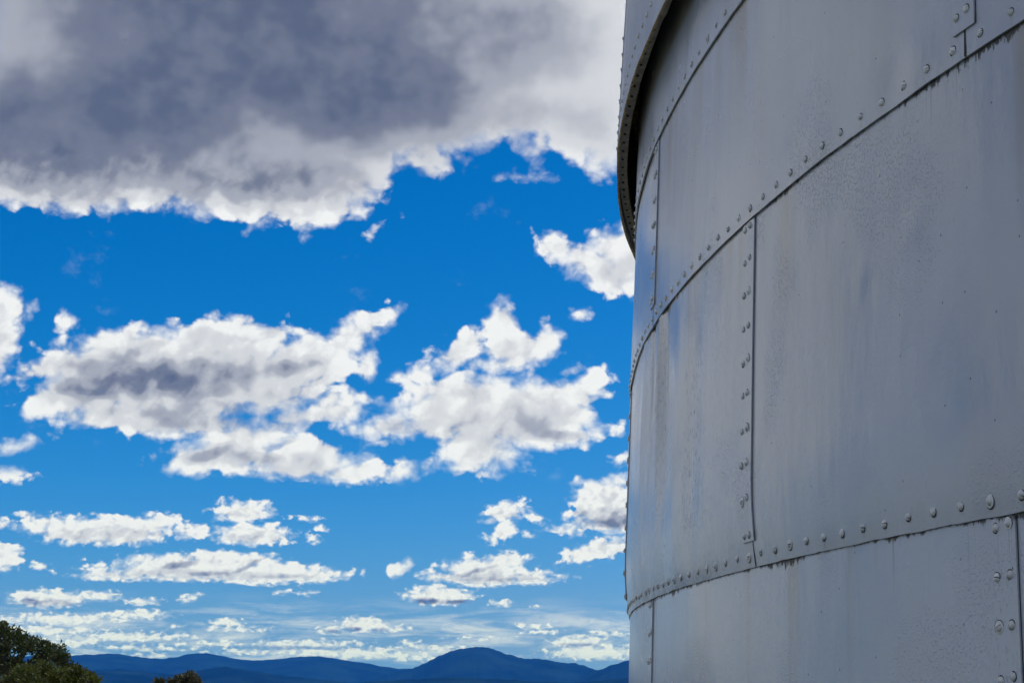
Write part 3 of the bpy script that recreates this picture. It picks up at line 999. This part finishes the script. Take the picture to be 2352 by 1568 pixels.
def lathe(name, prof, mat, n=160, parent=None, a_from=0.0, a_to=360.0, closed=True):
    V, F = [], []
    m_ = n if closed else n + 1
    for i in range(m_):
        a_ = R(a_from + (a_to - a_from) * i / n)
        for rr, zz_ in prof:
            V.append((math.sin(a_) * rr, -math.cos(a_) * rr, zz_ + Z))
    L = len(prof)
    for i in range(n):
        i2 = (i + 1) % m_
        for q in range(L - 1):
            F.append((i * L + q, i2 * L + q, i2 * L + q + 1, i * L + q + 1))
    return link(name, mesh(name, V, F, smooth=True), parent, [mat])


# soffit flange inside the skirt, with its bolt heads, and the dark slot behind it
V, F = [], []
N = 170
for i in range(N + 1):
    ad = -112 + 66.0 * i / N
    wob = 0.004 * mnoise.noise(Vector((ad * 0.9, 0, 21))) + 0.003 * mnoise.noise(Vector((ad * 3.0, 0, 22)))
    a_ = R(ad)
    rd = 10.052
    for rr, zz_ in ((rd - 0.010, 2.455), (rd - 0.010, 2.415 + wob * .5), (rd - 0.048 + wob, 2.415 + wob * .5), (rd - 0.048 + wob, 2.475)):
        V.append((math.sin(a_) * rr, -math.cos(a_) * rr, zz_ + Z))
for i in range(N):
    for q in range(3):
        F.append((i * 4 + q, i * 4 + 4 + q, i * 4 + 4 + q + 1, i * 4 + q + 1))
fl = link("soffit_flange", mesh("soffit_flange", V, F, smooth=False), tower, [M_FLANGE])
bolt_me = bpy.data.meshes.new("bolt")
bmb = bmesh.new()
bmesh.ops.create_cone(bmb, cap_ends=True, segments=8, radius1=0.006, radius2=0.005, depth=0.006)
bmb.to_mesh(bolt_me)
bmb.free()
bolt_me.materials.append(M_DARK)
a = -84.0
while a > -104.0:
    b_ = link("bolt", bolt_me, fl)
    a_ = R(a)
    b_.location = (math.sin(a_) * 10.025, -math.cos(a_) * 10.025, 2.413 + Z)
    a -= 0.62
lathe("soffit_ring", [(10.002, 2.95), (9.93, 2.96)], M_RUST, parent=tower)
lathe("sun_block_shell", [(9.93, -1.69), (9.93, 0.3), (9.90, 2.2), (9.90, 5.55)], M_DARK, parent=tower)  # unseen cylinder added to stop the sun shining through the tower
lathe("drum_back", [(10.03, 2.40), (9.80, 5.59)], M_ROOF, n=110, parent=tower, a_from=-44.4, a_to=247.8, closed=False)
lathe("wall_back", [(10.06, -1.69), (10.02, 0.36), (9.99, 1.36), (9.95, 3.0)], M_ROOF, n=110, parent=tower, a_from=-42.0, a_to=248.0, closed=False)
prof = [(9.95, 5.60), (9.95, 5.66)]
for t in range(1, 15):
    th = t / 14 * math.pi / 2
    prof.append((9.9 * math.cos(th), 5.66 + 5.2 * math.sin(th)))
lathe("sun_block_dome", prof, M_ROOF, n=96, parent=tower)  # unseen dome added on top to block the sun
print("screws", n_screws)


# ------------------------------------------------------------------ trees
def leaf_material(name, c1, c2):
    m, n, b = material(name)
    oi = n.new("ShaderNodeObjectInfo")
    tcn = n.new("ShaderNodeTexCoord")
    nz = n.noise(tcn.outputs["Object"], 2.2, 4, 0.6)
    n.put(b.inputs["Base Color"], n.mix(n.ramp(nz, 0.3, 0.7), (*c1, 1), (*c2, 1)))
    b.inputs["Roughness"].default_value = 0.55
    b.inputs["Specular IOR Level"].default_value = 0.3
    tr = n.new("ShaderNodeBsdfTranslucent")
    n.put(tr.inputs["Color"], n.mix(n.ramp(nz, 0.3, 0.7), (c1[0] * 1.6, c1[1] * 1.7, c1[2], 1), (c2[0] * 1.5, c2[1] * 1.5, c2[2], 1)))
    mx = n.new("ShaderNodeMixShader")
    mx.inputs[0].default_value = 0.28
    out = m.node_tree.nodes["Material Output"]
    m.node_tree.links.new(b.outputs[0], mx.inputs[1])
    m.node_tree.links.new(tr.outputs[0], mx.inputs[2])
    m.node_tree.links.new(mx.outputs[0], out.inputs["Surface"])
    return m


M_LEAF_D = leaf_material("dark_leaves", (0.018, 0.030, 0.010), (0.040, 0.055, 0.016))
M_LEAF_O = leaf_material("olive_leaves", (0.030, 0.042, 0.007), (0.066, 0.080, 0.012))
M_LEAF_B = leaf_material("brownish_leaves", (0.026, 0.030, 0.014), (0.055, 0.052, 0.024))
M_BARK = flat_material("bark", (0.055, 0.045, 0.035), 0.95, 0.4, 5)


def tube(V, F, pts, radii, n=7):
    base = len(V)
    for i, p_ in enumerate(pts):
        t = (pts[min(i + 1, len(pts) - 1)] - pts[max(i - 1, 0)]).normalized()
        s = t.cross(Vector((0.31, 0.95, 0.1))).normalized()
        u = s.cross(t)
        for q in range(n):
            th = 2 * math.pi * q / n
            V.append(p_ + (s * math.cos(th) + u * math.sin(th)) * radii[i])
    for i in range(len(pts) - 1):
        for q in range(n):
            F.append((base + i * n + q, base + i * n + (q + 1) % n, base + (i + 1) * n + (q + 1) % n, base + (i + 1) * n + q))


def tree(name, root, clumps, leaf_mat, label, category, leaf=0.085, per=230, trunk_r=0.16, group=None, sprig=0.4):
    """clumps: list of (centre, radius vector); limbs run from the trunk to every clump"""
    t = link(name, None)
    t.location = root
    tag(t, label, category, group)
    V, F = [], []
    cen = sum((c for c, r_ in clumps), Vector()) / len(clumps)
    fork = Vector((cen.x * 0.4, cen.y * 0.4, max(0.5, cen.z * 0.38)))
    tube(V, F, [Vector((0, 0, -0.3)), fork * 0.5 + Vector((0.05, 0, 0)), fork], [trunk_r * 1.3, trunk_r, trunk_r * .8], 9)
    for c, r_ in clumps:
        mid = fork.lerp(c, 0.5) + Vector((random.uniform(-.2, .2), random.uniform(-.2, .2), random.uniform(0.05, .3)))
        tube(V, F, [fork, mid, c], [trunk_r * .5, trunk_r * .26, 0.02], 5)
        for _ in range(5):
            e = c + Vector((random.gauss(0, r_.x * .6), random.gauss(0, r_.y * .6), abs(random.gauss(0, r_.z * .7))))
            tube(V, F, [c.lerp(mid, .3), (c + e) / 2, e], [0.022, 0.014, 0.006], 4)
    link("trunk", mesh("trunk", V, F), t, [M_BARK])
    V, F = [], []
    for c, r_ in clumps:
        # sprigs inside the clump, each a tuft of leaves
        for _ in range(int(per / 8)):
            d = Vector((random.gauss(0, 1), random.gauss(0, 1), random.gauss(0, 1))).normalized() * random.uniform(0.35, 1.0) ** 0.6 * (random.uniform(1.1, 1.5) if random.random() < 0.14 else 1.0)
            sc0 = c + Vector((d.x * r_.x, d.y * r_.y, d.z * r_.z))
            axis = (d + Vector((0, 0, sprig)) + Vector((random.uniform(-.4, .4), random.uniform(-.4, .4), random.uniform(-.2, .4)))).normalized()
            for q in range(8):
                base = sc0 + axis * random.uniform(-0.10, 0.12) + Vector((random.gauss(0, .03), random.gauss(0, .03), random.gauss(0, .03)))
                ld = (axis + Vector((random.gauss(0, .7), random.gauss(0, .7), random.gauss(0, .7)))).normalized()
                wd = ld.cross(Vector((random.gauss(0, 1), random.gauss(0, 1), random.gauss(0, 1)))).normalized()
                L = leaf * random.uniform(0.7, 1.35)
                w_ = L * 0.24
                b0 = len(V)
                V += [base, base + ld * L * .45 + wd * w_, base + ld * L, base + ld * L * .45 - wd * w_]
                F.append((b0, b0 + 1, b0 + 2, b0 + 3))
    link("crown", mesh("crown", V, F, smooth=False), t, [leaf_mat])
    return t


def clumps_from(outline, dist, depth, root):
    """clumps given as picture centre and size in px at that distance, spread in depth"""
    out = []
    for (x, y, rx, ry) in outline:
        for layer in range(2):
            dd = dist + random.uniform(-depth, depth)
            c = at(x + random.uniform(-4, 4), y + random.uniform(-3, 3), dd) - root
            kpx = dd / FP
            out.append((c, Vector((rx * kpx, (rx + ry) * .6 * kpx, ry * kpx)) * random.uniform(0.58, 1.0)))
    return out


def ground_under(px, dist):
    d = at(px, 1500, dist)
    return Vector((d.x, d.y, 0.0))


r1 = ground_under(-30, 62)
tree("broadleaf_tree", r1, clumps_from([(0, 1442, 18, 15), (-40, 1425, 30, 22), (-90, 1430, 40, 30), (22, 1456, 20, 13), (48, 1468, 20, 13), (74, 1473, 18, 12), (96, 1484, 18, 12), (112, 1497, 20, 14), (136, 1502, 18, 17), (142, 1518, 16, 14), (100, 1516, 22, 9), (60, 1492, 26, 12), (20, 1480, 26, 14), (0, 1500, 16, 10), (-50, 1470, 50, 30), (-110, 1490, 50, 40), (30, 1520, 36, 14), (80, 1530, 26, 10), (0, 1530, 36, 14), (-60, 1530, 50, 30), (166, 1538, 15, 11), (150, 1545, 14, 10), (40, 1545, 40, 14), (-20, 1552, 40, 20)], 62, 1.5, r1),
     M_LEAF_D, "dark spreading tree cut off by the left edge, tallest in the corner", "tree", leaf=0.13, per=230)
r2 = ground_under(105, 50)
tree("olive_bush", r2, clumps_from([(60, 1545, 28, 14), (100, 1537, 26, 14), (130, 1548, 26, 12), (160, 1550, 24, 11), (190, 1552, 20, 11), (205, 1561, 18, 12), (170, 1566, 30, 12), (120, 1566, 36, 14), (70, 1566, 36, 14), (30, 1562, 26, 14), (212, 1570, 16, 12), (140, 1590, 70, 22), (60, 1590, 60, 24), (200, 1592, 40, 22), (175, 1541, 8, 9)], 50, 1.0, r2),
     M_LEAF_O, "sunlit olive-green bush in front of the dark tree", "bush", leaf=0.10, per=420, trunk_r=0.09)
r3 = ground_under(420, 78)
tree("small_tree", r3, clumps_from([(420, 1557, 14, 8), (438, 1552, 12, 9), (430, 1566, 26, 9), (453, 1567, 9, 8), (402, 1565, 12, 7), (420, 1580, 40, 16), (368, 1570, 12, 8), (380, 1590, 26, 14), (450, 1590, 26, 16)], 78, 1.0, r3),
     M_LEAF_B, "small brownish treetop alone on the bottom edge, below the far ridge", "tree", leaf=0.13, per=260, trunk_r=0.10)

# ------------------------------------------------------------------ birds, tiny in the sky
M_BIRD = flat_material("bird_dark", (0.02, 0.02, 0.022), 0.8, 0.2, 20)


def bird_mesh():
    V, F = [], []
    # body along y as a lathe, wings as thin tapering solids
    prof = [(-0.52, 0.02), (-0.40, 0.05), (-0.15, 0.10), (0.12, 0.11), (0.30, 0.075), (0.40, 0.07), (0.47, 0.04), (0.55, 0.008)]
    n = 8
    for y, r_ in prof:
        for q in range(n):
            th = 2 * math.pi * q / n
            V.append((math.cos(th) * r_, y, math.sin(th) * r_))
    for i in range(len(prof) - 1):
        for q in range(n):
            F.append((i * n + q, i * n + (q + 1) % n, (i + 1) * n + (q + 1) % n, (i + 1) * n + q))
    for s in (-1, 1):
        st_ = [(0.05, 0.20, -0.14, 0.03), (0.40, 0.24, -0.10, 0.13), (0.75, 0.16, -0.10, 0.11), (1.0, 0.0, -0.06, 0.03)]
        b0 = len(V)
        for x, ya, yb, z in st_:
            V += [(s * x, ya, z), (s * x, yb, z), (s * x, (ya + yb) / 2, z + 0.025), (s * x, (ya + yb) / 2, z - 0.012)]
        for i in range(3):
            for (p0, p1) in ((0, 2), (2, 1), (1, 3), (3, 0)):
                F.append((b0 + i * 4 + p0, b0 + i * 4 + p1, b0 + (i + 1) * 4 + p1, b0 + (i + 1) * 4 + p0))
    b0 = len(V)
    V += [(0.03, -0.45, 0.01), (-0.03, -0.45, 0.01), (-0.13, -0.75, 0.0), (0.13, -0.75, 0.0), (0, -0.6, 0.03)]
    F += [(b0, b0 + 1, b0 + 4), (b0 + 1, b0 + 2, b0 + 4), (b0 + 2, b0 + 3, b0 + 4), (b0 + 3, b0, b0 + 4), (b0, b0 + 3, b0 + 2, b0 + 1)]
    return mesh("bird", V, F)


bme = bird_mesh()
for px, py, size, dist, rz, lab in ((287, 92.5, 11, 150, 0.5, "tiny dark bird gliding across the grey cloud bank, upper left"),
                                    (1057, 1435.5, 6, 260, 1.9, "tiny faint bird low over the mountain, right of centre"),
                                    (211, 1113, 4.5, 220, 1.2, "tiny dark bird alone in the blue on the left, below the cumulus"),
                                    (1310, 1246, 3.6, 220, 2.2, "tiny dark speck of a bird left of the tower, lower of two"),
                                    (1355.5, 1226, 3.6, 220, 0.9, "tiny dark speck of a bird left of the tower, upper of two")):
    b_ = link("bird", bme, None, [M_BIRD])
    b_.location = at(px, py, dist)
    sc = size / FP * dist / 2.0 * 1.05
    b_.scale = (sc, sc, sc)
    b_.rotation_euler = (0.15, random.uniform(-.25, .25), rz)
    tag(b_, lab, "bird", "birds in the distance")
